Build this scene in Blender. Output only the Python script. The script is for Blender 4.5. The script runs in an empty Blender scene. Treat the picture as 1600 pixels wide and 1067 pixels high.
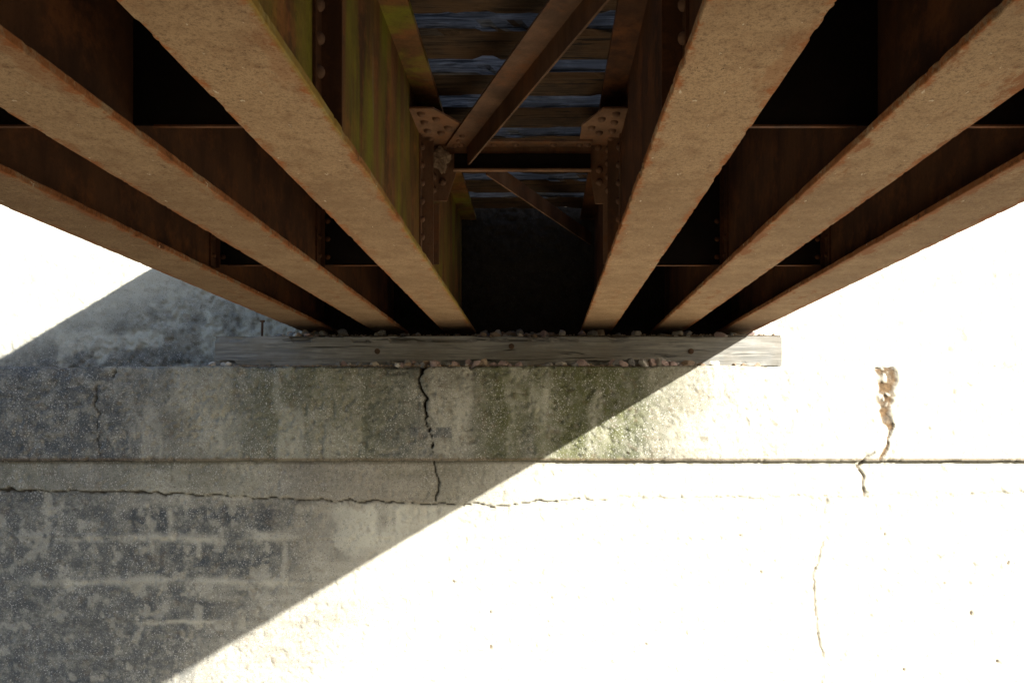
import bpy, math, random
import bmesh
import numpy as np
from mathutils import Vector
random.seed(7); rng=np.random.default_rng(7)
scene=bpy.context.scene
col=scene.collection
scene.view_settings.view_transform='Standard'
scene.view_settings.look='None'
scene.view_settings.exposure=0

SUN=20.0; SKY=0.28

# ---------------------------------------------------------------- helpers
def vnoise(x,y,seed=0):
    xi=np.floor(x).astype(np.int64); yi=np.floor(y).astype(np.int64)
    fx=x-xi; fy=y-yi
    fx=fx*fx*(3-2*fx); fy=fy*fy*(3-2*fy)
    def h(a,b):
        n=(a*374761393+b*668265263+seed*974711)&0xFFFFFFFF
        n=((n^(n>>13))*1274126177)&0xFFFFFFFF
        n=n^(n>>16)
        return (n&0xFFFFFF)/float(0xFFFFFF)
    a=h(xi,yi);b=h(xi+1,yi);c=h(xi,yi+1);d=h(xi+1,yi+1)
    return (a*(1-fx)+b*fx)*(1-fy)+(c*(1-fx)+d*fx)*fy
def fbm(x,y,sx,sy=None,octv=4,seed=0):
    if sy is None: sy=sx
    t=0;amp=.5;tot=0
    for i in range(octv):
        t=t+amp*vnoise(x*sx*2**i+13.7*i,y*sy*2**i+7.1*i,seed+i); tot+=amp; amp*=.5
    return t/tot
def ss(a,b,x):
    t=np.clip((x-a)/(b-a),0,1); return t*t*(3-2*t)
def polydist(x,z,pts):
    d=np.full(x.shape,9.0)
    for (ax,az),(bx,bz) in zip(pts[:-1],pts[1:]):
        vx,vz=bx-ax,bz-az; L=vx*vx+vz*vz+1e-9
        t=np.clip(((x-ax)*vx+(z-az)*vz)/L,0,1)
        d=np.minimum(d,np.hypot(x-ax-t*vx,z-az-t*vz))
    return d

def new_obj(name,verts,faces,mat=None,smooth=False,loc=(0,0,0)):
    me=bpy.data.meshes.new(name); me.from_pydata([tuple(v) for v in verts],[],[tuple(f) for f in faces]); me.update()
    if smooth:
        me.polygons.foreach_set("use_smooth",[True]*len(me.polygons))
    ob=bpy.data.objects.new(name,me); col.objects.link(ob); ob.location=loc
    if mat: me.materials.append(mat)
    return ob
def empty(name,loc,label,cat):
    e=bpy.data.objects.new(name,None); col.objects.link(e); e.location=loc
    e.empty_display_size=.2; e["label"]=label; e["category"]=cat
    return e
def parent(c,p):
    c.parent=p
    w=Vector((0,0,0)); q=p
    while q is not None:
        w+=q.location; q=q.parent
    c.location=Vector(c.location)-w
class MB:
    def __init__(s): s.v=[]; s.f=[]; s.r=[]
    def box(s,a,b):
        n=len(s.v)
        x0,y0,z0=a;x1,y1,z1=b
        s.v+=[(x0,y0,z0),(x1,y0,z0),(x1,y1,z0),(x0,y1,z0),(x0,y0,z1),(x1,y0,z1),(x1,y1,z1),(x0,y1,z1)]
        s.f+=[(n,n+3,n+2,n+1),(n+4,n+5,n+6,n+7),(n,n+1,n+5,n+4),(n+1,n+2,n+6,n+5),(n+2,n+3,n+7,n+6),(n+3,n,n+4,n+7)]
    def prism(s,poly,off):
        n=len(s.v);k=len(poly)
        s.v+=[tuple(p) for p in poly]+[tuple(np.array(p)+np.array(off)) for p in poly]
        s.f.append(tuple(range(n,n+k))[::-1]); s.f.append(tuple(range(n+k,n+2*k)))
        for i in range(k):
            j=(i+1)%k; s.f.append((n+i,n+j,n+k+j,n+k+i))
    def rivet(s,p,nrm,r=.026):
        nrm=Vector(nrm).normalized(); q=nrm.to_track_quat('Z','Y'); p=Vector(p)
        n=len(s.v); seg=12; f0=len(s.f)
        rings=[(1,0),(.94,.35),(.72,.66),(.38,.86)]
        for rr,h in rings:
            for i in range(seg):
                a=2*math.pi*i/seg
                s.v.append(tuple(p+q@Vector((r*rr*math.cos(a),r*rr*math.sin(a),r*h))))
        s.v.append(tuple(p+nrm*r*.92))
        m=len(rings)-1
        for k in range(m):
            for i in range(seg):
                j=(i+1)%seg
                s.f.append((n+k*seg+i,n+k*seg+j,n+(k+1)*seg+j,n+(k+1)*seg+i))
        for i in range(seg):
            s.f.append((n+m*seg+i,n+m*seg+(i+1)%seg,n+(m+1)*seg))
        s.r+=list(range(f0,len(s.f)))
    def obj(s,name,mat,loc=(0,0,0),riv=None):
        o=new_obj(name,s.v,s.f,mat,loc=loc)
        if s.r:
            o.data.materials.append(riv or RIV)
            for i in s.r:
                o.data.polygons[i].material_index=1; o.data.polygons[i].use_smooth=True
        return o

# ---------------------------------------------------------------- materials
class NT:
    def __init__(s,name,rough=.9,spec=.2):
        s.m=bpy.data.materials.new(name); s.m.use_nodes=True
        s.t=s.m.node_tree; s.b=s.t.nodes["Principled BSDF"]
        s.b.inputs["Roughness"].default_value=rough
        s.b.inputs["Specular IOR Level"].default_value=spec
        tc=s.t.nodes.new("ShaderNodeTexCoord"); s.obj=tc.outputs["Object"]; s.nrm=tc.outputs["Normal"]
    def n(s,t): return s.t.nodes.new(t)
    def l(s,a,b): s.t.links.new(a,b)
    def mapping(s,scale,loc=(0,0,0)):
        m=s.n("ShaderNodeMapping"); m.inputs["Scale"].default_value=scale; m.inputs["Location"].default_value=loc
        s.l(s.obj,m.inputs["Vector"]); return m.outputs["Vector"]
    def noise(s,scale,detail=6,rough=.6,vec=None,dist=0):
        k=s.n("ShaderNodeTexNoise"); k.inputs["Scale"].default_value=scale; k.inputs["Detail"].default_value=detail
        k.inputs["Roughness"].default_value=rough; k.inputs["Distortion"].default_value=dist
        s.l(vec if vec is not None else s.obj,k.inputs["Vector"]); return k.outputs["Fac"]
    def voro(s,scale,vec=None,feature='F1'):
        k=s.n("ShaderNodeTexVoronoi"); k.feature=feature; k.inputs["Scale"].default_value=scale
        s.l(vec if vec is not None else s.obj,k.inputs["Vector"]); return k.outputs["Distance"]
    def ramp(s,v,a,b,oa=0.,ob=1.):
        k=s.n("ShaderNodeMapRange"); k.interpolation_type='SMOOTHSTEP'
        k.inputs[1].default_value=a;k.inputs[2].default_value=b;k.inputs[3].default_value=oa;k.inputs[4].default_value=ob
        s.l(v,k.inputs[0]); return k.outputs[0]
    def math(s,op,a,b=None,clamp=False):
        k=s.n("ShaderNodeMath"); k.operation=op; k.use_clamp=clamp
        for i,v in enumerate((a,b)):
            if v is None: continue
            if isinstance(v,(int,float)): k.inputs[i].default_value=v
            else: s.l(v,k.inputs[i])
        return k.outputs[0]
    def mix(s,f,a,b,mode='MIX'):
        k=s.n("ShaderNodeMix"); k.data_type='RGBA'; k.blend_type=mode
        if isinstance(f,(int,float)): k.inputs[0].default_value=f
        else: s.l(f,k.inputs[0])
        for i,v in ((6,a),(7,b)):
            if isinstance(v,tuple): k.inputs[i].default_value=(*v,1)
            else: s.l(v,k.inputs[i])
        return k.outputs[2]
    def bump(s,h,strength=.5,dist=.01,prev=None):
        k=s.n("ShaderNodeBump"); k.inputs["Strength"].default_value=strength; k.inputs["Distance"].default_value=dist
        s.l(h,k.inputs["Height"])
        if prev is not None: s.l(prev,k.inputs["Normal"])
        return k.outputs["Normal"]
    def done(s,c,nrm=None):
        s.l(c,s.b.inputs["Base Color"])
        if nrm is not None: s.l(nrm,s.b.inputs["Normal"])
        return s.m

def concrete():
    t=NT("weathered_concrete",.95,.1)
    at=t.n("ShaderNodeAttribute"); at.attribute_name="masks"
    sep=t.n("ShaderNodeSeparateColor"); t.l(at.outputs["Color"],sep.inputs[0])
    at2=t.n("ShaderNodeAttribute"); at2.attribute_name="soil"
    R,G,B=sep.outputs[0],sep.outputs[1],sep.outputs[2]; A=at.outputs["Alpha"]
    n1=t.noise(2.2,8,.65); n2=t.noise(22,6,.7); n3=t.noise(95,4,.7)
    c=t.mix(t.ramp(n1,.35,.68),(.215,.208,.185),(.34,.332,.295))
    c=t.mix(t.ramp(n2,.45,.7,0,.6),c,(.15,.145,.125))
    wv=t.noise(3.0,3,.5,t.mapping((.15,1,3.2)))
    c=t.mix(t.ramp(wv,.45,.6,0,.25),c,(.38,.37,.33))
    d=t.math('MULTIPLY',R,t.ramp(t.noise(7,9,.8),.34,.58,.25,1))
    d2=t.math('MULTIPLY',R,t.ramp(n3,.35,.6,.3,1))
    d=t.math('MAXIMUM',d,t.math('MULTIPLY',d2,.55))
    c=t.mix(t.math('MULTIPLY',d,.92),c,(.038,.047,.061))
    g=t.math('MULTIPLY',G,t.ramp(t.noise(14,7,.7),.15,.6))
    c=t.mix(t.math('MULTIPLY',g,.85),c,(.075,.082,.028))
    c=t.mix(t.math('MULTIPLY',B,t.ramp(n2,.3,.6,.6,1)),c,(.46,.455,.405))
    big=t.ramp(t.noise(5,4,.6),.4,.6,.4,1)
    nB=t.math('SUBTRACT',1,t.math('MULTIPLY',B,.8))
    big=t.math('MULTIPLY',big,nB)
    v=t.voro(42)
    c=t.mix(t.math('MULTIPLY',big,t.ramp(v,.16,.34,.75,0)),c,(.41,.41,.41))
    v3=t.voro(90,t.mapping((1,1,1),(2,9,4)))
    c=t.mix(t.math('MULTIPLY',big,t.ramp(v3,.15,.35,.5,0)),c,(.47,.46,.44))
    v2=t.voro(34,t.mapping((1,1,1),(7,3,1)))
    dk=t.math('SUBTRACT',1,t.math('MULTIPLY',B,.6))
    c=t.mix(t.math('MULTIPLY',dk,t.ramp(v2,.10,.22,.7,0)),c,(.055,.052,.048))
    c=t.mix(t.math('MULTIPLY',dk,t.ramp(n3,.54,.66,0,.65)),c,(.06,.057,.05))
    c=t.mix(at2.outputs["Fac"],c,t.mix(t.ramp(n2,.35,.65),(.135,.09,.052),(.065,.043,.026)))
    c=t.mix(A,c,(.018,.013,.009))
    nb=t.bump(n2,.55,.018); nb=t.bump(n3,.6,.008,nb)
    pits=t.ramp(t.voro(34),.08,.2); nb=t.bump(pits,.4,.007,nb)
    return t.done(c,nb)
CONC=concrete()

def web_mat(name,base,dark,rust,green,gamt):
    t=NT(name,.75,.15)
    st=t.noise(1,6,.65,t.mapping((3,2.6,.7))); st2=t.noise(1,6,.62,t.mapping((3,4.0,.55),(3,2,1)),.4)
    n=t.noise(3.0,9,.75); f=t.noise(70,5,.7)
    c=t.mix(t.ramp(st,.32,.70),dark,base)
    c=t.mix(t.ramp(n,.46,.68,0,.8),c,rust)
    if gamt>0:
        g=t.math('MULTIPLY',t.ramp(st2,.38,.66),t.ramp(t.noise(.9,2,.5),.36,.62,.2,1))
        g=t.math('MULTIPLY',g,t.ramp(n,.25,.6,.5,1))
        c=t.mix(t.math('MULTIPLY',g,gamt),c,green)
        c=t.mix(t.ramp(t.noise(1,4,.6,t.mapping((3,12,.9),(9,5,1))),.6,.75,0,.2),c,(.34,.32,.2))
    c=t.mix(t.ramp(f,.5,.75,0,.6),c,dark)
    return t.done(c,t.bump(f,.35,.004,t.bump(n,.3,.01)))
WEB=web_mat("rusted_web_steel",(.105,.044,.018),(.04,.017,.009),(.17,.06,.019),(.2,.2,.03),0)
WEBG=web_mat("mossy_web_steel",(.19,.088,.03),(.065,.03,.013),(.28,.10,.03),(.19,.19,.014),.85)
FRAME=web_mat("rusted_frame_steel",(.23,.125,.072),(.08,.042,.025),(.21,.085,.035),(.2,.2,.03),0)
BRACE=web_mat("rusted_brace_steel",(.18,.10,.06),(.07,.038,.024),(.18,.075,.032),(.2,.2,.03),0)
DARK=web_mat("shade_dark_steel",(.010,.0055,.0035),(.006,.004,.003),(.015,.0075,.0045),(.2,.2,.03),0)  # near-black steel: deep shade put into the base colour
RIV=web_mat("rivet_steel",(.19,.105,.065),(.085,.046,.029),(.18,.075,.033),(.2,.2,.03),0)

def flange_mat(name,green,rusty=.5,dim=1.0):
    t=NT(name,.85,.12)
    sp=t.n("ShaderNodeSeparateXYZ"); t.l(t.obj,sp.inputs[0])
    ax=t.math('ABSOLUTE',sp.outputs[0])
    big=t.noise(1.3,8,.72); mid=t.noise(9,8,.72); f=t.noise(60,6,.8); vf=t.noise(190,3,.7)
    c=t.mix(t.ramp(big,.36,.64),(.235,.155,.09),(.34,.235,.142))
    c=t.mix(t.ramp(mid,.46,.66,0,.55),c,(.185,.105,.056))
    c=t.mix(t.ramp(f,.5,.63,0,.6),c,(.105,.063,.037))
    c=t.mix(t.ramp(f,.30,.42,.45,0),c,(.46,.36,.24))
    c=t.mix(t.ramp(vf,.53,.65,0,.6),c,(.06,.037,.024))
    e=t.math('ADD',ax,t.ramp(mid,.25,.75,-.035,.035))
    e=t.math('ADD',e,t.ramp(f,.3,.7,-.012,.012))
    c=t.mix(t.ramp(e,.143,.174,0,.8),c,(.27,.085,.02))
    c=t.mix(t.ramp(e,.175,.20,0,.8),c,(.045,.022,.012))
    sc=t.ramp(t.noise(10,7,.85,t.mapping((1.6,1,1),(4,7,2))),.645,.67)
    c=t.mix(t.math('MULTIPLY',sc,.9),c,(.035,.022,.015))
    run=t.noise(2.6,8,.78,t.mapping((1.6,.55,1),(1,2,8)))
    run=t.ramp(t.math('ADD',run,t.ramp(ax,.05,.17,0,.13)),.60,.69)
    c=t.mix(t.math('MULTIPLY',run,rusty),c,(.19,.072,.024))
    wh=t.ramp(t.noise(26,3,.6,t.mapping((1.5,.7,1),(5,2,8))),.70,.73)
    c=t.mix(t.math('MULTIPLY',wh,.7),c,(.58,.51,.41))
    if green:
        ge=t.ramp(sp.outputs[0],.145,.168)
        c=t.mix(t.math('MULTIPLY',ge,t.ramp(t.noise(2,4,.6),.35,.6,.1,.6)),c,(.19,.17,.03))
    if dim<1: c=t.mix(1.0,c,(dim,dim*.96,dim*.92),'MULTIPLY')
    nb=t.bump(f,.45,.004); nb=t.bump(vf,.35,.002,nb); nb=t.bump(t.ramp(mid,.5,.7),.2,.006,nb)
    nb=t.bump(sc,.6,.01,nb)
    return t.done(c,nb)
FLS=[flange_mat("scaled_rust_flange_dull",False,.5,.62),flange_mat("scaled_rust_flange_brown",False,.45,.8),
     flange_mat("scaled_rust_flange_mossy_edge",True,.35,.95),flange_mat("scaled_rust_flange",False,.4,.98),
     flange_mat("rust_streaked_flange",False,.85,.9),flange_mat("rust_streaked_flange_dull",False,.85,.78)]

def wood(name,ca,cb,cd,sc=1.0,cs=.85,under=None):
    t=NT(name,.85,.15)
    g=t.noise(1*sc,7,.65,t.mapping((2.2,40,40)),.8)
    g2=t.noise(1*sc,5,.6,t.mapping((.8,14,14),(3,3,3)),1)
    big=t.noise(3,5,.65)
    c=t.mix(t.ramp(g,.36,.64),ca,cb)
    c=t.mix(t.ramp(big,.4,.65,0,.65),c,cd)
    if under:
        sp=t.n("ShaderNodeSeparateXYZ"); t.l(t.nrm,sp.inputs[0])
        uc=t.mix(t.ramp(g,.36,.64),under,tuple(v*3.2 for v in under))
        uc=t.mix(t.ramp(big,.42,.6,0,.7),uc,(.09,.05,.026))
        c=t.mix(t.ramp(sp.outputs[2],-.4,-.7),c,uc)  # brown underside, cool sides: warm bounce and sky light put into the colour
    cr=t.ramp(g2,.60,.66); c=t.mix(t.math('MULTIPLY',cr,cs),c,tuple(v*.15 for v in cd))
    nb=t.bump(g,.8,.014); nb=t.bump(t.math('SUBTRACT',1,cr),.8,.025,nb)
    return t.done(c,nb)
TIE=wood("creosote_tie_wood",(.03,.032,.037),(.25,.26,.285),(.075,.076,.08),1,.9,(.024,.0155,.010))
BEAMW=wood("grey_weathered_timber",(.125,.127,.126),(.24,.24,.232),(.15,.14,.122),1,.7)

def simple(name,a,b,scale,bs=.5,bd=.01,rough=.9):
    t=NT(name,rough,.2); n=t.noise(scale,6,.65); f=t.noise(scale*8,4,.7)
    c=t.mix(t.ramp(n,.35,.65),a,b); c=t.mix(t.ramp(f,.5,.75,0,.5),c,tuple(v*.4 for v in a))
    return t.done(c,t.bump(f,bs,bd))
STONES=[simple("pale_stone",(.34,.32,.30),(.52,.49,.45),9),
        simple("tan_stone",(.22,.165,.12),(.36,.28,.21),9),
        simple("pinkish_stone",(.28,.20,.19),(.40,.32,.31),9),
        simple("grey_stone",(.12,.12,.125),(.26,.26,.26),9)]
MUD=simple("dried_mud",(.24,.155,.10),(.38,.27,.18),30,.8,.01)
RUSTB=simple("rusty_bolt_steel",(.055,.035,.025),(.11,.065,.04),20,.4,.004)
def groundmat():
    t=NT("creek_bed_gravel",.95,.1)
    n=t.noise(1.5,7,.65); f=t.noise(14,5,.7); v=t.voro(9)
    pale=t.mix(t.ramp(n,.35,.65),(.295,.26,.20),(.38,.345,.28))
    dk=t.mix(t.ramp(n,.35,.65),(.07,.06,.04),(.12,.10,.07))
    sp=t.n("ShaderNodeSeparateXYZ"); t.l(t.obj,sp.inputs[0])
    y=t.math('ADD',sp.outputs[1],t.ramp(n,.3,.7,-1,1))
    c=t.mix(t.ramp(y,-1.0,3.0),dk,pale)  # unseen ground: dark near, pale far, set for the bounce on the flanges
    c=t.mix(t.ramp(f,.5,.7,0,.5),c,(.11,.10,.08))
    return t.done(c,t.bump(v,.6,.05,t.bump(f,.5,.03)))
GRD=groundmat()

# ---------------------------------------------------------------- concrete sweeps
def sweep(name,profile,x0,x1,dx,ds,dispf,maskf):
    P=np.array(profile,float); seg=np.hypot(*np.diff(P,axis=0).T); S=np.concatenate([[0],np.cumsum(seg)])
    ns=int(S[-1]/ds)+1; s=np.linspace(0,S[-1],ns)
    py=np.interp(s,S,P[:,0]); pz=np.interp(s,S,P[:,1])
    k=5; ty=np.gradient(np.convolve(np.pad(py,k,'edge'),np.ones(2*k+1)/(2*k+1),'valid')); tz=np.gradient(np.convolve(np.pad(pz,k,'edge'),np.ones(2*k+1)/(2*k+1),'valid'))
    L=np.hypot(ty,tz)+1e-9; ny=tz/L; nz=-ty/L
    nx=int((x1-x0)/dx)+1; x=np.linspace(x0,x1,nx)
    X,Y=np.meshgrid(x,py); _,Z=np.meshgrid(x,pz); _,SS=np.meshgrid(x,s)
    NY=np.repeat(ny[:,None],nx,1); NZ=np.repeat(nz[:,None],nx,1)
    D=dispf(X,Y,Z,SS)
    V=np.stack([X,Y+NY*D,Z+NZ*D],-1).reshape(-1,3)
    idx=np.arange(ns*nx).reshape(ns,nx)
    F=np.stack([idx[:-1,:-1],idx[1:,:-1],idx[1:,1:],idx[:-1,1:]],-1).reshape(-1,4)
    me=bpy.data.meshes.new(name)
    me.vertices.add(len(V)); me.vertices.foreach_set("co",V.ravel())
    me.loops.add(F.size); me.loops.foreach_set("vertex_index",F.ravel().astype(np.int32))
    me.polygons.add(len(F)); me.polygons.foreach_set("loop_start",np.arange(0,F.size,4,dtype=np.int32)); 
    me.update(calc_edges=True); me.validate()
    me.polygons.foreach_set("use_smooth",[True]*len(F))
    M,soil=maskf(X,Y,Z,SS)
    a=me.attributes.new("masks",'FLOAT_COLOR','POINT'); a.data.foreach_set("color",np.clip(M,0,1).reshape(-1,4).astype(np.float32).ravel())
    b=me.attributes.new("soil",'FLOAT','POINT'); b.data.foreach_set("value",np.clip(soil,0,1).astype(np.float32).ravel())
    me.materials.append(CONC)
    ob=bpy.data.objects.new(name,me); col.objects.link(ob); return ob

def jit(X,Z,amp,sc,seed):
    return X+(fbm(X,Z,sc,None,4,seed)-.5)*amp, Z+(fbm(X,Z,sc,None,4,seed+50)-.5)*amp
XL,XR=-7.5,7.5
crackM=[(-1.15,.66),(-1.17,.46),(-1.12,.31),(-1.13,.15),(-1.065,-.03),(-1.03,-.28),(-1.02,-.42),(-1.03,-.66)]
crackL=[(-4.05,.66),(-4.12,.55),(-4.27,.42),(-4.27,.15),(-4.22,-.30)]
crackR=[(3.27,.66),(3.30,.5),(3.27,.36),(3.28,.24),(3.27,.16),(3.32,.05),(3.30,-.1),(3.24,-.27)]
crackR2=[(3.16,-.18),(3.08,-.26),(3.02,-.33),(3.08,-.42),(3.10,-.60)]
crackW=[(2.74,-.64),(2.70,-1.09),(2.63,-1.4),(2.64,-1.77),(2.71,-2.26),(2.68,-2.8)]
joint=[(-8,-.55),(-5.24,-.556),(-4.43,-.575),(-3.7,-.587),(-2.58,-.637),(-1.41,-.68),(-.54,-.705),(0,-.667),(.94,-.625),(3.04,-.618),(4.65,-.575),(8,-.57)]

def cap_fields(X,Z):
    jx,jz=jit(X,Z,.08,12,11)
    dm=polydist(jx,jz,crackM); dl=polydist(jx,jz,crackL); dr=polydist(jx,jz,crackR); dr2=polydist(jx,jz,crackR2)
    wm=.004+.03*ss(.1,.55,Z)*fbm(X,Z,6,None,2,5)+.014*np.exp(-((Z-.25)/.12)**2)*fbm(X,Z,9,None,2,6)
    cm=1-ss(wm*.6,wm*1.5,dm); cl=(1-ss(.003,.011,dl))*ss(.35,.55,fbm(X,Z,5,None,2,3)+.1)
    wr=.008+.085*ss(.25,.65,fbm(X,Z,11,7,4,9))*(.12+.88*ss(-.05,.45,Z))
    cr=1-ss(wr*.6,wr*1.2+.006,dr); cr2=1-ss(.006,.018,dr2)
    return cm,cl,cr,cr2,dr
CAPTOP=.635
def cap_disp(X,Y,Z,S):
    cm,cl,cr,cr2,dr=cap_fields(X,Z)
    face=ss(8.2,7.93,Y); q=1-.5*ss(.3,1.6,X)
    d=(fbm(X,Z+Y,1.2,None,4,1)-.5)*.018*ss(-.28,-.1,Z)+(fbm(X,Z-Y,14,None,4,2)-.5)*.014*ss(-.29,-.22,Z)*q
    p=fbm(X,Z+Y,26,None,3,20); d-=ss(.6,.78,p)*.018*q
    p=fbm(X,Z+Y,9,None,3,21); d-=ss(.66,.74,p)*.012*q
    dist=np.hypot(Y-7.9,Z-CAPTOP); edge=1-ss(.0,.13,dist)
    d-=edge*(.004+.04*ss(.48,.75,fbm(X,X*0+3,3.2,None,5,30)))*(1-.4*ss(.5,1.5,X))
    dist2=np.hypot(Y-7.9,Z+.28); d-=(1-ss(0,.03,dist2))*.012*ss(.55,.75,fbm(X,X*0+9,5,None,4,31))
    d-=(cm*.06+cl*.02+cr*(.008+.02*fbm(X,Z,30,None,3,12))+cr2*.02)*np.maximum(face,.3)
    d-=(1-ss(.0,.16,np.hypot((X+4.55)*.5,Z-CAPTOP)))*.03*face
    for zz in (.42,.22,.0): d+=.004*np.exp(-((Z-zz+.004*np.sin(X*2))/.008)**2)*face
    return d
def cap_mask(X,Y,Z,S):
    cm,cl,cr,cr2,dr=cap_fields(X,Z)
    n=fbm(X,Z,1.6,.8,5,40); st=fbm(X,Z,2.6,.35,5,41); top=ss(7.95,8.05,Y)
    shade=ss(1.9,1.0,X)  # real stains plus painted shade darken this side only
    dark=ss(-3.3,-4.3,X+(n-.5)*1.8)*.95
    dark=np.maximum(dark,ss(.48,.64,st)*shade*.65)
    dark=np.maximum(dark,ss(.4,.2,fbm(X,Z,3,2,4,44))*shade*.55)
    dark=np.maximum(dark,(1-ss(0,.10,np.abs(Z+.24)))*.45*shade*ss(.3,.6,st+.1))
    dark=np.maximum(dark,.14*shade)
    bl=lambda c,w:np.exp(-((X-c)/w)**2)
    green=bl(-1.75,.6)*.65+bl(-2.5,.4)*.45+bl(-.35,.4)*1.0+bl(.45,.5)*1.2+bl(.05,.2)*.5+bl(1.15,.4)*.45+bl(-3.1,.5)*.25
    green=green*ss(.1,.6,fbm(X,Z,2.6,.6,4,46)+.15)*(1-.25*ss(.2,-.3,Z)) 
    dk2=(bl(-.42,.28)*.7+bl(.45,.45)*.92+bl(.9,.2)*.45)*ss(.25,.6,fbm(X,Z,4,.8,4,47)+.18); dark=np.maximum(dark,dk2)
    white=ss(.58,.75,fbm(X,Z,4,1.2,4,48))*.4*(1-top)+bl(-3.1,.3)*.15+bl(.02,.1)*.2+ss(1.3,3.0,X)*.6+ss(.9,1.6,X)*.15  # last two terms pale the sunlit end: sunlight put into the colour
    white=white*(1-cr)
    rect=(np.abs(X+1.07)<.2)&(np.abs(Z+.005)<.046); dark=np.where(rect,.8,dark); green=np.where(rect,0,green)
    green*=(1-top*.7)
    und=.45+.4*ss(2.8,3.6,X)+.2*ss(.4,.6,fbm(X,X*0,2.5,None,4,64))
    under=np.exp(-((Z+.283)/.010)**2)*und  # shadow line under the lip painted dark, heavier to the right
    crack_and_shade=np.maximum.reduce([cm,cl*.8,cr*.3*ss(.52,.6,fbm(X,Z,20,None,3,60)),cr2*.6,under])
    soil=cr*(.8+.2*ss(.3,.6,fbm(X,Z,16,None,3,61)))
    soil=np.maximum(soil,(1-ss(.02,.13,dr))*.3*ss(.4,.6,fbm(X,Z,12,None,3,63)))
    soil=np.maximum(soil,ss(.68,.76,fbm(X,Z,18,None,3,62))*.3)
    soil=np.maximum(soil,top*.2)
    soil=np.maximum(soil,np.exp(-((Z+.262)/.013)**2)*.7)
    return np.stack([dark,green,white,crack_and_shade],-1),soil
a=.022
capprof=[(8.62,CAPTOP),(7.9+a,CAPTOP),(7.9+a*.3,CAPTOP-a*.3),(7.9,CAPTOP-a),(7.9,-.26),(7.912,-.28),(7.99,-.284)]
ABUT=empty("concrete_abutment",(0,8.5,-2.6),"weathered cracked concrete bridge abutment with projecting cap, half in sunlight","abutment")
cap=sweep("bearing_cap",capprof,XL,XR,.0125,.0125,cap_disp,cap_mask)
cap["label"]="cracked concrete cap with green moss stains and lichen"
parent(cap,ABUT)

chips=[(4.14,-1.75,.032),(-.51,-1.73,.022),(-.5,-2.08,.028),(.1,-1.6,.02),(2.1,-1.35,.02),(3.3,-.98,.027),(-.85,-1.44,.022),(4.5,-1.25,.028),(4.4,-2.2,.028),(1.0,-2.05,.018),(1.9,-1.0,.018),(3.5,-2.3,.022),(1.5,-1.5,.016),(3.9,-1.45,.018)]
def wall_fields(X,Z):
    jx,jz=jit(X,Z,.07,8,70)
    dj=polydist(jx,jz,joint); dw=polydist(jx,jz,crackW); dm=polydist(jx,jz,crackM); dr=polydist(jx,jz,crackR2)
    wj=.003+.008*ss(.4,.75,fbm(X,X*0,3,None,4,71))
    cj=(1-ss(wj*.7,wj*1.3+.003,dj))*(1-.45*ss(.2,.9,X)*ss(.62,.45,fbm(X,X*0+4,2.2,None,3,73))); cw=(1-ss(.004,.012,dw))*ss(.34,.52,fbm(X,Z,4,None,3,72)+.06); cm=1-ss(.004,.011,dm); cr=1-ss(.005,.018,dr)
    return cj,cw,cm,cr,jx,jz
def wall_disp(X,Y,Z,S):
    cj,cw,cm,cr,jx,jz=wall_fields(X,Z)
    d=(fbm(X,Z,1.1,None,4,81)-.5)*.02*ss(-.28,-.45,Z)+(fbm(X,Z,13,None,4,82)-.5)*(.005+.010*ss(-1,-3,X))
    d-=ss(.6,.8,fbm(X,Z,24,None,3,83))*.012
    zj=np.interp(X,[p[0] for p in joint],[p[1] for p in joint])
    d+=ss(-.004,.004,(Z+(jz-Z))-zj)*(.006+.006*ss(.8,-.2,X))
    d-=cj*(.016+.014*ss(.8,-.2,X))+cw*.014+cm*.03+cr*.02
    for cx,cz,r in chips:
        d-=(1-ss(r*.4,r,np.hypot((jx-cx)*1.4,jz-cz)))*.02
    for zz in (-1.01,-1.44,-1.81,-2.2): d+=.005*np.exp(-((Z-zz+.01*np.sin(X*1.7))/.012)**2)
    return d
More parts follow.
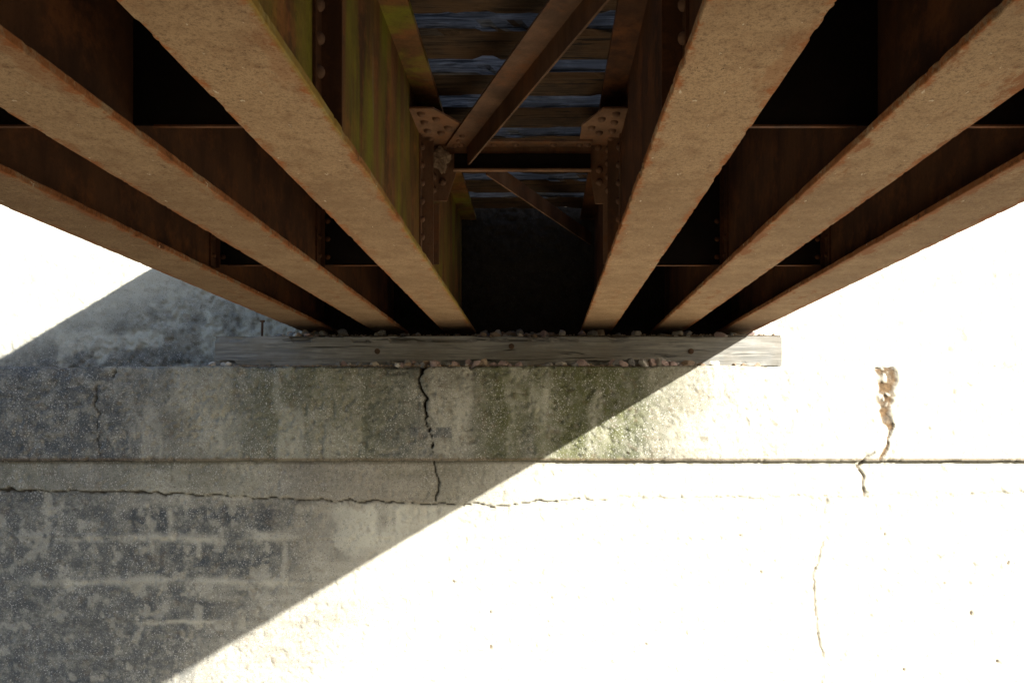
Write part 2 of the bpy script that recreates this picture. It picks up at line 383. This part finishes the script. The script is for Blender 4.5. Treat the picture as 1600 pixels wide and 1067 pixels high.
def wall_mask(X,Y,Z,S):
    cj,cw,cm,cr,jx,jz=wall_fields(X,Z)
    n=fbm(X,Z,1.3,None,5,90); n2=fbm(X,Z,3.2,3.0,5,91); nb=fbm(X,Z,.9,3.2,5,92)
    zj=np.interp(X,[p[0] for p in joint],[p[1] for p in joint])
    below=ss(.01,-.03,Z-zj)
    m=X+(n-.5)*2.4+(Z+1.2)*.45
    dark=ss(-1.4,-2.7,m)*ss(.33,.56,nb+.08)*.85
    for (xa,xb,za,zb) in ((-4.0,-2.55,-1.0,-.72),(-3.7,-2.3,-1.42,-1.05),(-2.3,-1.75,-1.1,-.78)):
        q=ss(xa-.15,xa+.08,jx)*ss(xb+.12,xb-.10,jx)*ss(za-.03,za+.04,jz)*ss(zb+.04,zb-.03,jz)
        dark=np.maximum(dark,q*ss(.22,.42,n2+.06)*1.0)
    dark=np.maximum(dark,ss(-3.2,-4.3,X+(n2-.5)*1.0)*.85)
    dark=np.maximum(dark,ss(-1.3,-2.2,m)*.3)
    dark=dark*ss(-1.9,-2.8,X-(Z+1.2)*.9+(n2-.5)*.5)  # lichen faded out towards the sunlit side: sunlight put into the colour
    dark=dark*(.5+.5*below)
    lines=0
    for zz,w,a0,b0 in ((-1.01,.035,-4.8,-1.9),(-1.44,.04,-5.2,-2.0),(-1.83,.03,-4.2,-2.6)):
        wob=zz+(fbm(X,X*0+zz,2.0,None,4,97)-.5)*.08
        lines=np.maximum(lines,np.exp(-((jz-wob)/(w*(.5+fbm(X,Z,5,None,2,99))))**2)*ss(a0,a0+.5,X)*ss(b0,b0-.5,X))
    for xx,z0,z1 in ((-3.6,-1.03,-.74),(-2.5,-1.45,-1.05)):
        lines=np.maximum(lines,.8*np.exp(-((jx-xx)/.03)**2)*ss(z0-.03,z0+.03,Z)*ss(z1+.03,z1-.03,Z))
    lines=lines*ss(.36,.60,fbm(X,Z,4,6,4,93)+.04)*below
    spots=ss(.60,.68,fbm(X,Z,9,8,4,98))*.7*below
    dark=dark*(1-.75*lines)*(1-.65*spots)
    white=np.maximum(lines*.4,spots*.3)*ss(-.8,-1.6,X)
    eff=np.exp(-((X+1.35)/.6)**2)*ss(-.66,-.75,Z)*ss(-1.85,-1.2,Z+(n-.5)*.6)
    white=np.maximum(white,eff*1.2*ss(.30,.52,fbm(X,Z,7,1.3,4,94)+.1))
    dark=dark*(1-.7*eff)
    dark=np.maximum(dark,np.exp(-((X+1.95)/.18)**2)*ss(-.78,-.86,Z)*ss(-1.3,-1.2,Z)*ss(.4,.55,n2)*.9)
    white=np.maximum(white,ss(-1.8,-.4,X-(Z+1.2)*.9)*.75)  # paler across the sunlit side on a slant: sunlight put into the colour
    green=ss(-.3,-.5,X)*(1-below)*.22*ss(.4,.6,n)
    soil=np.exp(-((X+1.7)/1.0)**2)*ss(-.6,-.66,Z)*ss(-1.5,-1.2,Z)*.2*ss(.4,.6,n2)+(1-below)*np.exp(-((X+1.6)/1.0)**2)*.25
    soil=np.maximum(soil,ss(.70,.77,fbm(X,Z,15,None,3,96))*.25)
    for cx,cz,r in chips: soil=np.maximum(soil,(1-ss(r*.4,r,np.hypot((jx-cx)*1.4,jz-cz)))*.95)
    under=ss(-.315,-.295,Z)*.45  # dark strip painted as the shadow below the cap lip
    soil=np.maximum(soil,np.maximum(cw*.6,cr*.8))
    crack_and_shade=np.maximum.reduce([cj*(.35+.55*ss(1.0,-.4,X)),cw*.25,cm*.9,cr*.4,under])
    return np.stack([dark,green,white,crack_and_shade],-1),soil
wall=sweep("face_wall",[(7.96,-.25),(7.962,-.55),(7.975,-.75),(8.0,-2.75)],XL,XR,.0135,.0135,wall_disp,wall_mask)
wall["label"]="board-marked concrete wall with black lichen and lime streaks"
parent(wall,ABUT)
WT=2.75  # top raised to fill the bright gap instead of open sky
def back_disp(X,Y,Z,S):
    k=(1-.85*ss(-1,1.5,X))*(1-.75*ss(1.0,1.5,Z+.6*(-4.4-X)))
    d=(fbm(X,Z,1.5,None,4,101)-.5)*.010+(fbm(X,Z,16,None,5,102)-.5)*(.007+.043*k)
    d-=ss(.55,.72,fbm(X,Z,20,None,3,103))*.024*k
    d-=ss(.68,.76,fbm(X,Z,9,None,3,104))*.010*(1-k)
    return d*ss(2.75,2.5,Z)
def back_mask(X,Y,Z,S):
    n=fbm(X,Z,2,None,5,110)
    shd=ss(-2.0,-3,X)
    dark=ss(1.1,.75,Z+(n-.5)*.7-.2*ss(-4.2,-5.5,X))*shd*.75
    dark=np.maximum(dark,ss(.48,.62,fbm(X,Z,5,None,4,111))*.45*ss(0,-2,X)*ss(1.7,1.3,Z+.4*(-4.2-X)))  # dark mottling ends at the bridge shadow's slanted edge: shade put into colour
    hi=ss(1.8,2.15,Z)  # upper band whitened: blown-out glare put into the colour
    white=ss(1,3,X)*.55+ss(.45,.6,fbm(X,Z,5,None,4,113))*.7*ss(0,-2,X)  # first term pales the sunlit right side, the rest is mottling
    white=np.maximum(white,ss(1.2,1.7,Z+.4*(-4.2-X))*.65)  # paler above the bridge shadow's edge: sunlight put into the colour
    white=np.maximum(white,hi*.9)
    inside=ss(-2.6,-2.4,X)*ss(2.25,2.1,X)  # bay between girders painted near-black for deep shade, via dark and crack masks
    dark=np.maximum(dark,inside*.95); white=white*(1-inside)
    soil=ss(.69,.78,fbm(X,Z,11,None,3,112))*.2*(1-inside)*(1-hi)
    return np.stack([dark,0*X,white,inside*.93],-1),soil
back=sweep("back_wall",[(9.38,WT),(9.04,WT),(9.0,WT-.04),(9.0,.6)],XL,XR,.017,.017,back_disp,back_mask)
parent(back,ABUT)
mb=MB(); mb.box((-2.75,8.52,.6),(2.45,9.05,.995))
def plainmask(ob,m=(0,0,0,0),s=0):
    me=ob.data; n=len(me.vertices)
    me.attributes.new("masks",'FLOAT_COLOR','POINT').data.foreach_set("color",list(m)*n)
    me.attributes.new("soil",'FLOAT','POINT').data.foreach_set("value",[s]*n)
led=mb.obj("bearing_ledge",CONC); plainmask(led,(.8,0,0,.3),.4); parent(led,ABUT)
for sx in (XL,XR):
    mb=MB()
    y0,y1,y2,z0,z1,z2=8.03,9.03,9.38,-2.75,.6,WT-.02
    poly=[(sx-.1,y0,z0),(sx-.1,y2,z0),(sx-.1,y2,z2),(sx-.1,y1,z2),(sx-.1,y1,z1),(sx-.1,y0,z1)]
    mb.prism(poly,(.2,0,0))
    es=mb.obj("end_wall",CONC); plainmask(es,(.3,0,.2,0),.1); parent(es,ABUT)

# ---------------------------------------------------------------- ground
def ground():
    xs=np.unique(np.concatenate([np.linspace(-600,-20,15),np.linspace(-20,20,121),np.linspace(20,600,15)]))
    ys=np.unique(np.concatenate([np.linspace(-600,-20,15),np.linspace(-20,8.4,70),np.linspace(8.5,10,26),np.linspace(10.5,40,30),np.linspace(40,900,20)]))
    X,Y=np.meshgrid(xs,ys)
    w=.22+np.maximum(0,np.abs(X)-7.7)*1.2
    Z=-2.6+5.1*ss(0,1,(Y-9.1)/w)
    Z+=(fbm(X,Y,.4,None,4,200)-.5)*.25*ss(0,1,(7.5-Y)/2)+(fbm(X,Y,.3,None,3,201)-.5)*.12*ss(9.6,11,Y)
    ny,nx=X.shape; idx=np.arange(nx*ny).reshape(ny,nx)
    F=np.stack([idx[:-1,:-1],idx[:-1,1:],idx[1:,1:],idx[1:,:-1]],-1).reshape(-1,4)
    o=new_obj("ground",np.stack([X,Y,Z],-1).reshape(-1,3).tolist(),F.tolist(),GRD,True)
    o["kind"]="structure"
ground()

# ---------------------------------------------------------------- bridge
BR=empty("railway_bridge",(0,0,1.07),"rusty riveted steel girder railway bridge seen from underneath","bridge")
CX=[-2.39,-1.63,-.892,.57,1.335,2.065]
HW=[.17,.165,.167,.163,.165,.175]
Y0,YE=-7.0,9.03; ZB=1.07; ZT=2.35; Y1,Y2=3.27,6.0
girders=[]
for i,(cx,hw) in enumerate(zip(CX,HW)):
    ye=YE
    mb=MB()
    w_=.008; r_=.035
    zb=ZB+.033; zt=ZT-.038
    poly=[(-r_,zb),(r_,zb),(w_,zb+.027),(w_,zt),(hw,zt),(hw,ZT),(-hw,ZT),(-hw,zt),(-w_,zt),(-w_,zb+.027)]
    mb.prism([(p[0],Y0,p[1]) for p in poly],(0,ye-Y0,0))
    g=mb.obj("girder",WEBG if i==2 else WEB,(cx,0,0))
    g["label"]=("steel girder with green moss streaks down its rusty web" if i==2 else "rusty steel girder with deep brown web")
    parent(g,BR); girders.append(g)
    v=[];f=[]
    ys=np.concatenate([np.linspace(Y0,1.2,30),np.linspace(1.25,ye,620)])
    ed=[(fbm(ys,ys*0+i,9,None,4,300+i*3+k)-.5)*.005-ss(.62,.72,fbm(ys,ys*0+i,17,None,3,330+i*3+k))*.005 for k in range(2)]
    T=.032
    for j,y in enumerate(ys):
        l=-hw-ed[0][j]; r=hw+ed[1][j]
        v+=[(l+.003,y,ZB),(r-.003,y,ZB),(r,y,ZB+.004),(r,y,ZB+T-.004),(r-.003,y,ZB+T),(l+.003,y,ZB+T),(l,y,ZB+T-.004),(l,y,ZB+.004)]
        if j:
            a0=(j-1)*8;b0=j*8
            for k in range(8):
                k2=(k+1)%8; f.append((a0+k,a0+k2,b0+k2,b0+k))
    f.append(tuple(range(7,-1,-1))[::-1]); n=len(ys)-1; f.append(tuple(range(n*8,n*8+8)))
    fo=new_obj("bottom_flange",v,f,FLS[i],loc=(cx,0,0))
    fo["label"]="flat steel flange with flaking rust along its edges"
    parent(fo,g)
    for yy in (Y1,Y2):
        for s in (-1,1):
            inner=i in (2,3)
            if not inner and yy==Y1: continue
            mb=MB()
            x0=s*.0085; x1=s*.021; leg=.1 if inner else .05
            poly=[(x0,yy-.10),(x1,yy-.10),(x1,yy-.012),(s*leg,yy-.012),(s*leg,yy),(x0,yy)]
            if s<0: poly=poly[::-1]
            mb.prism([(p[0],p[1],ZB+.12) for p in poly],(0,0,ZT-.045-ZB-.12))
            if inner:
                z=ZB+.2
                while z<ZT-.08:
                    mb.rivet((x1,yy-.055,z),(s,0,0),.026); z+=.13
            else:
                mb.rivet((x1,yy-.055,ZB+.2),(s,0,0),.02); mb.rivet((x1,yy-.055,ZB+.33),(s,0,0),.02)
            so=mb.obj("stiffener",FRAME if (inner and yy==Y2) else WEB,(cx,0,0),RIV if inner else WEB); parent(so,g)

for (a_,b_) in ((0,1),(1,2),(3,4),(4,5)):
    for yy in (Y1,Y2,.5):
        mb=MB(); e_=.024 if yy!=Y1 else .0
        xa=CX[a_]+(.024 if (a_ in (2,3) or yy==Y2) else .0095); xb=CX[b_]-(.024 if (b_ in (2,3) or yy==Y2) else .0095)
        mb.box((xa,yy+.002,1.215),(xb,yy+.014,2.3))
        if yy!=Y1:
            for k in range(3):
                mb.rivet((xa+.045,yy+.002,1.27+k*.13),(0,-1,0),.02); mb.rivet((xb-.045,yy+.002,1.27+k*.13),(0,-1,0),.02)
        d=mb.obj("diaphragm",DARK,riv=WEB); d["label"]="steel plate coloured dark for shade, closing the bay between girders"; parent(d,BR)
        mb=MB(); mb.box((xa+.085,yy-.008,1.206),(xb-.085,yy+.014,1.213))
        e=mb.obj("diaphragm_angle",WEB); parent(e,d)

XC,XD=CX[2]+.009,CX[3]-.009
mb=MB()
mb.box((-.66,6.02,2.115),(.36,6.15,2.128))
mb.box((-.66,6.137,1.945),(.36,6.15,2.1135))
mb.box((-.66,6.09,1.93),(.36,6.1365,1.942))
for x in (-.60,-.51,-.43,-.36,.08,.27,.33,-.2): mb.rivet((x,6.08,2.115),(0,0,-1),.024)
strut=mb.obj("cross_strut",FRAME); parent(strut,BR)
mb=MB(); mb.box((-.655,6.12,1.944),(.355,6.1365,2.06)); ds=mb.obj("strut_channel",DARK); parent(ds,strut)
def gusset(xa,s,wid,drop):
    mb=MB()
    x=lambda q: xa+s*q
    poly=[(x(.02),6.155,2.30),(x(wid),6.155,2.30),(x(wid),6.155,2.0),(x(.17),6.155,drop),(x(.02),6.155,drop)]
    if s<0: poly=poly[::-1]
    mb.prism(poly,(0,.012,0))
    for (q,z) in ((.07,2.2),(.16,2.22),(.07,2.1),(.07,2.0),(.07,1.9),(.14,1.86),(.14,1.95),(.2,2.05),(.15,2.12),(.07,1.8)):
        if z>drop+.03 and q<wid-.03: mb.rivet((x(q),6.155,z),(0,-1,0),.028)
    poly=[(x(.0),5.45,2.13),(x(.16),5.45,2.13),(x(wid+.07),5.75,2.13),(x(wid+.07),6.25,2.13),(x(0),6.25,2.13)]
    if s>0: poly=poly[::-1]
    mb.prism(poly,(0,0,.012))
    for (q,y) in ((.07,5.53),(.07,5.68),(.07,5.84),(.16,5.62),(.22,5.78),(.28,5.94),(.16,5.88),(.07,6.0)):
        if q<wid+.03: mb.rivet((x(q),y,2.13),(0,0,-1),.028)
    mb.box((min(x(0.013),x(.024)),6.02,1.25),(max(x(.013),x(.024)),6.17,2.3))
    mb.box((min(x(0.0245),x(.11)),6.156,1.25),(max(x(.0245),x(.11)),6.168,1.7))
    for k in range(8):
        mb.rivet((x(.024),6.05,1.32+k*.12),(s,0,0),.027); mb.rivet((x(.024),6.12,1.38+k*.12),(s,0,0),.027)
    o=mb.obj("gusset_plate",FRAME); o["label"]="riveted corner plate joining bracing to the girder"; parent(o,BR)
gusset(XC,1,.26,1.72); gusset(XD,-1,.22,1.70)
def angle(p,q,name="lateral_brace",w=.14,side=-1,mat=BRACE,hv=.12):
    p=Vector(p);q=Vector(q); d=(q-p).normalized(); n=Vector((d.y,-d.x,0))*side
    mb=MB(); h=Vector((0,0,1)); t=.013
    A=[p,p+n*w,p+n*w-h*hv,p+n*(w+t)-h*hv,p+n*(w+t)+h*t,p+h*t]
    mb.prism([tuple(v) for v in A],tuple(q-p))
    for k in (.12,.22,.32): mb.rivet(p+d*k+n*w*.4,(0,0,-1),.022)
    for k in (.12,.22,.32): mb.rivet(q-d*k+n*w*.4,(0,0,-1),.022)
    o=mb.obj(name,mat); parent(o,BR)
    return o
angle((-.74,6.18,2.112),(.38,3.1,2.112),w=.15,hv=.14)
angle((-.56,6.42,2.10),(.38,8.80,2.10),side=1,w=.13,hv=.12,mat=FRAME)
angle((.46,3.0,2.112),(-.80,.6,2.112))
mb=MB(); mb.box((-.66,Y1+.02,2.135),(.36,Y1+.15,2.148)); mb.box((-.66,Y1+.137,1.965),(.36,Y1+.15,2.1335)); o=mb.obj("cross_strut",BRACE); parent(o,BR)

# ---------------------------------------------------------------- ties
def timber(name,L,w,h,mat,seed,rough=.006):
    nx=max(8,int(L/.045)); nw=8; nh=6; xs=np.linspace(-L/2,L/2,nx)
    ring=[]
    b=.012
    for k in range(nw): ring.append((-w/2+b+(w-2*b)*k/(nw-1),0))
    for k in range(nh): ring.append((w/2,b+(h-2*b)*k/(nh-1)))
    for k in range(nw): ring.append((w/2-b-(w-2*b)*k/(nw-1),h))
    for k in range(nh): ring.append((-w/2,h-b-(h-2*b)*k/(nh-1)))
    R=np.array(ring); n=len(R)
    X=np.repeat(xs[:,None],n,1); Yr=np.repeat(R[None,:,0],nx,0); Zr=np.repeat(R[None,:,1],nx,0)
    K=np.repeat(np.arange(n)[None,:]*1.0,nx,0)
    dn=(fbm(X*.8,K*.9,2.0,None,3,seed)-.5)*rough*2
    arr=np.isin(np.arange(n),[0,nw-1,nw,nw+nh-1,nw+nh,2*nw+nh-1,2*nw+nh,n-1])[None,:]
    dn=dn-arr*ss(.5,.75,fbm(X,K*.3,5,None,3,seed+9))*rough*3
    Yr=Yr+dn*np.sign(Yr); Zr=np.where(Zr>h*.5,Zr+dn*.5,Zr-np.minimum(dn,0)*1.0)
    V=np.stack([X,Yr,Zr],-1).reshape(-1,3).tolist(); F=[]
    for i in range(nx-1):
        for k in range(n):
            k2=(k+1)%n; F.append((i*n+k,i*n+k2,(i+1)*n+k2,(i+1)*n+k))
    F.append(tuple(range(n))[::-1]); F.append(tuple((nx-1)*n+k for k in range(n)))
    return new_obj(name,V,F,mat)
y=4.87+.58*6
proto=None; k=0
while y>-6.5:
    o=timber("timber_tie",4.85,.378+.014*math.sin(k*2.3),.28,TIE,400+k,.008) if k<12 else bpy.data.objects.new("timber_tie",proto.data)
    if k>=12: col.objects.link(o)
    proto=o if k==0 else proto
    o.location=(-.15+random.uniform(-.03,.03),y+.187+random.uniform(-.008,.008),ZT+.003+random.uniform(0,.003))
    o.rotation_euler=(0,0,random.uniform(-.009,.009))
    o["label"]="dark creosote-soaked timber tie laid across the steel girders"; o["category"]="railway tie"; o["group"]="ties carried on the bridge girders"
    y-=.58; k+=1
for gx in (-2.42,2.1):  # unseen from below; added for the straight shadow edge on the back wall
    o=timber("added_guard_timber",15.9,.2,.18,TIE,450,.0015); o.rotation_euler=(0,0,math.pi/2); o.location=(gx,1.0,2.645)
    o["label"]="added unseen timber guard rail laid along the tie ends"; o["category"]="timber"; o["group"]="added unseen guard timbers along the deck edges"

# ---------------------------------------------------------------- seat timber
tb=timber("timber_sill",5.62,.3,.305,BEAMW,500,.013); tb.location=(-.44,8.35,.645)
tb["label"]="grey weathered square timber lying on the concrete cap"; tb["category"]="timber beam"
for bx,bz in ((-1.64,.80),(-.31,.85),(1.47,.80)):
    mb=MB(); r=.018
    poly=[(bx+r*math.cos(a*math.pi/3+.3),8.195,bz+r*math.sin(a*math.pi/3+.3)) for a in range(6)]
    mb.prism(poly,(0,-.022,0)); 
    poly=[(bx+.028*math.cos(a*math.pi/8),8.205,bz+.028*math.sin(a*math.pi/8)) for a in range(16)]
    mb.prism(poly,(0,-.0145,0))
    o=mb.obj("bolt_head",RUSTB); parent(o,tb)
mb=MB()
poly=[(-2.86+.012*math.cos(a*math.pi/6),8.42+.012*math.sin(a*math.pi/6),.93) for a in range(12)]
mb.prism(poly,(.004,0,.19))
poly=[(-2.856+.024*math.cos(a*math.pi/6),8.42+.024*math.sin(a*math.pi/6),1.118) for a in range(12)]
mb.prism(poly,(0,0,.02))
o=mb.obj("steel_pin",RUSTB); parent(o,tb); o["label"]="thin rusty steel pin standing out of the timber"

# ---------------------------------------------------------------- stones
def stone_mesh(seed,sub=2):
    bm=bmesh.new(); bmesh.ops.create_icosphere(bm,subdivisions=sub,radius=1)
    r=random.Random(seed); planes=[(Vector((r.uniform(-1,1),r.uniform(-1,1),r.uniform(-1,1))).normalized(),r.uniform(.45,.8)) for _ in range(10)]
    sc=Vector((r.uniform(.9,1.45),r.uniform(.75,1.05),r.uniform(.6,.95)))
    for v in bm.verts:
        for n,d in planes:
            e=v.co.dot(n)-d
            if e>0: v.co-=n*e
        v.co=Vector((v.co.x*sc.x,v.co.y*sc.y,v.co.z*sc.z))*(1+r.uniform(-.04,.04))
    me=bpy.data.meshes.new("stone"); bm.to_mesh(me); bm.free(); me.materials.append(STONES[seed%4]); return me
SM=[stone_mesh(s) for s in range(16)]
LBL=["pale","tan","pinkish","grey"]
def put_stone(x,y,z,r,k=None,on="concrete ledge"):
    o=bpy.data.objects.new("stone",SM[random.randrange(16) if k is None else k]); col.objects.link(o)
    o.scale=(r,r,r); o.rotation_euler=(random.uniform(-.5,.5),random.uniform(-.5,.5),random.uniform(0,6.28)); o.location=(x,y,z+r*.45)
    o["label"]=LBL[SM.index(o.data)%4]+" angular ballast stone lying on the "+on
    o["category"]="stone"; o["group"]="loose ballast stones on the bridge seat"
for k in range(120):
    x=random.choice([random.uniform(-2.2,1.7),random.gauss(-.9,.6),random.gauss(1.15,.25),random.uniform(-1.9,.6)])
    if x>1.75: continue
    put_stone(x,random.uniform(7.98,8.13),.632,random.triangular(.015,.08,.03))
put_stone(-3.2,8.03,.635,.05,0); put_stone(-3.05,8.0,.635,.042,4); put_stone(-3.12,8.1,.635,.04,8); put_stone(-3.3,8.1,.635,.035,3)
put_stone(1.95,8.05,.635,.035,1); put_stone(2.1,8.05,.635,.04,1); put_stone(1.85,8.02,.635,.03,5)
for k in range(110):
    x=random.uniform(-2.6,2.2) if k>45 else random.choice([random.gauss(-.35,.3),random.gauss(-2.5,.12),random.gauss(.9,.4)])
    put_stone(min(2.3,x),random.uniform(8.56,8.86),.99,random.uniform(.03,.07))
for k in range(50):
    put_stone(random.choice([random.uniform(-2.8,-2.3),random.uniform(-2.3,1.9),random.gauss(-.4,.3)]),random.uniform(8.3,8.47),.95,random.triangular(.015,.065,.025),on="grey timber")
v=[];f=[]
base=[(1,0,0),(0,1,0),(-1,0,0),(0,-1,0),(0,0,.8),(0,0,-.8)]
bf=[(0,1,4),(1,2,4),(2,3,4),(3,0,4),(1,0,5),(2,1,5),(3,2,5),(0,3,5)]
for k in range(4200):
    if k%3: x=random.uniform(-3.3,1.7)+random.gauss(0,.2); y=random.triangular(7.95,8.2,8.15); z=.637
    else: x=random.uniform(-2.7,2.4); y=random.uniform(8.53,8.97); z=1.0
    r=random.uniform(.005,.017); a=random.uniform(0,6.28); n=len(v)
    for b in base:
        q=[b[0]*r*random.uniform(.7,1.3),b[1]*r*random.uniform(.7,1.3),b[2]*r*random.uniform(.7,1.2)]
        v.append((x+q[0]*math.cos(a)-q[1]*math.sin(a),y+q[0]*math.sin(a)+q[1]*math.cos(a),z+q[2]+r*.3))
    f+=[tuple(n+i for i in t) for t in bf]
o=new_obj("gravel",v,f,STONES[1]); o["kind"]="stuff"; o["label"]="fine tan gravel and grit scattered on the concrete ledge"; o["category"]="gravel"

# mud nest: one lumpy blob moulded onto the plate
bm=bmesh.new(); bmesh.ops.create_icosphere(bm,subdivisions=5,radius=1)
for vv in bm.verts:
    c=vv.co.copy()
    u=math.atan2(c.z,c.x)
    n1=float(fbm(np.array([c.x*1.0+5]),np.array([c.z*1.0+c.y*.6+5]),2.2,None,4,700)[0])
    n2=float(fbm(np.array([c.x+9]),np.array([c.z+c.y+9]),7,None,3,710)[0])
    k=.55+.9*n1+.35*(n2-.5)
    vv.co=Vector((c.x*.105*k*(1+.25*math.sin(3*u)),c.y*.035*k,c.z*.085*k*(1+.2*math.cos(5*u))))+Vector((-.775,6.145,2.02))
me=bpy.data.meshes.new("mud_nest"); bm.to_mesh(me); bm.free(); me.materials.append(MUD)
o=bpy.data.objects.new("mud_nest",me); col.objects.link(o); o["label"]="lumpy dried mud nest stuck to the riveted corner plate"; o["category"]="nest"

# ---------------------------------------------------------------- light
d=Vector((-1,1.0,-.594)).normalized()
sd=bpy.data.lights.new("sun",'SUN'); sd.energy=SUN; sd.angle=math.radians(.5); sd.color=(1,.94,.81)
so=bpy.data.objects.new("sun",sd); col.objects.link(so); so.rotation_euler=d.to_track_quat('-Z','Y').to_euler(); so.location=(12,-12,10)
w=bpy.data.worlds.new("World"); scene.world=w; w.use_nodes=True
sk=w.node_tree.nodes.new("ShaderNodeTexSky"); sk.sky_type='NISHITA'; sk.sun_disc=False
sk.sun_elevation=math.asin(-d.z); sk.sun_rotation=math.radians(135)
bg=w.node_tree.nodes["Background"]; bg.inputs[1].default_value=SKY
w.node_tree.links.new(sk.outputs[0],bg.inputs[0])

cd=bpy.data.cameras.new("camera"); cam=bpy.data.objects.new("camera",cd); col.objects.link(cam)
cam.location=(0,0,0); cam.rotation_euler=(math.pi/2,0,0)
cd.sensor_width=22.3; cd.lens=18; cd.shift_x=-.03; cd.shift_y=.0884; cd.clip_end=3000; cd.clip_start=.05
scene.camera=cam
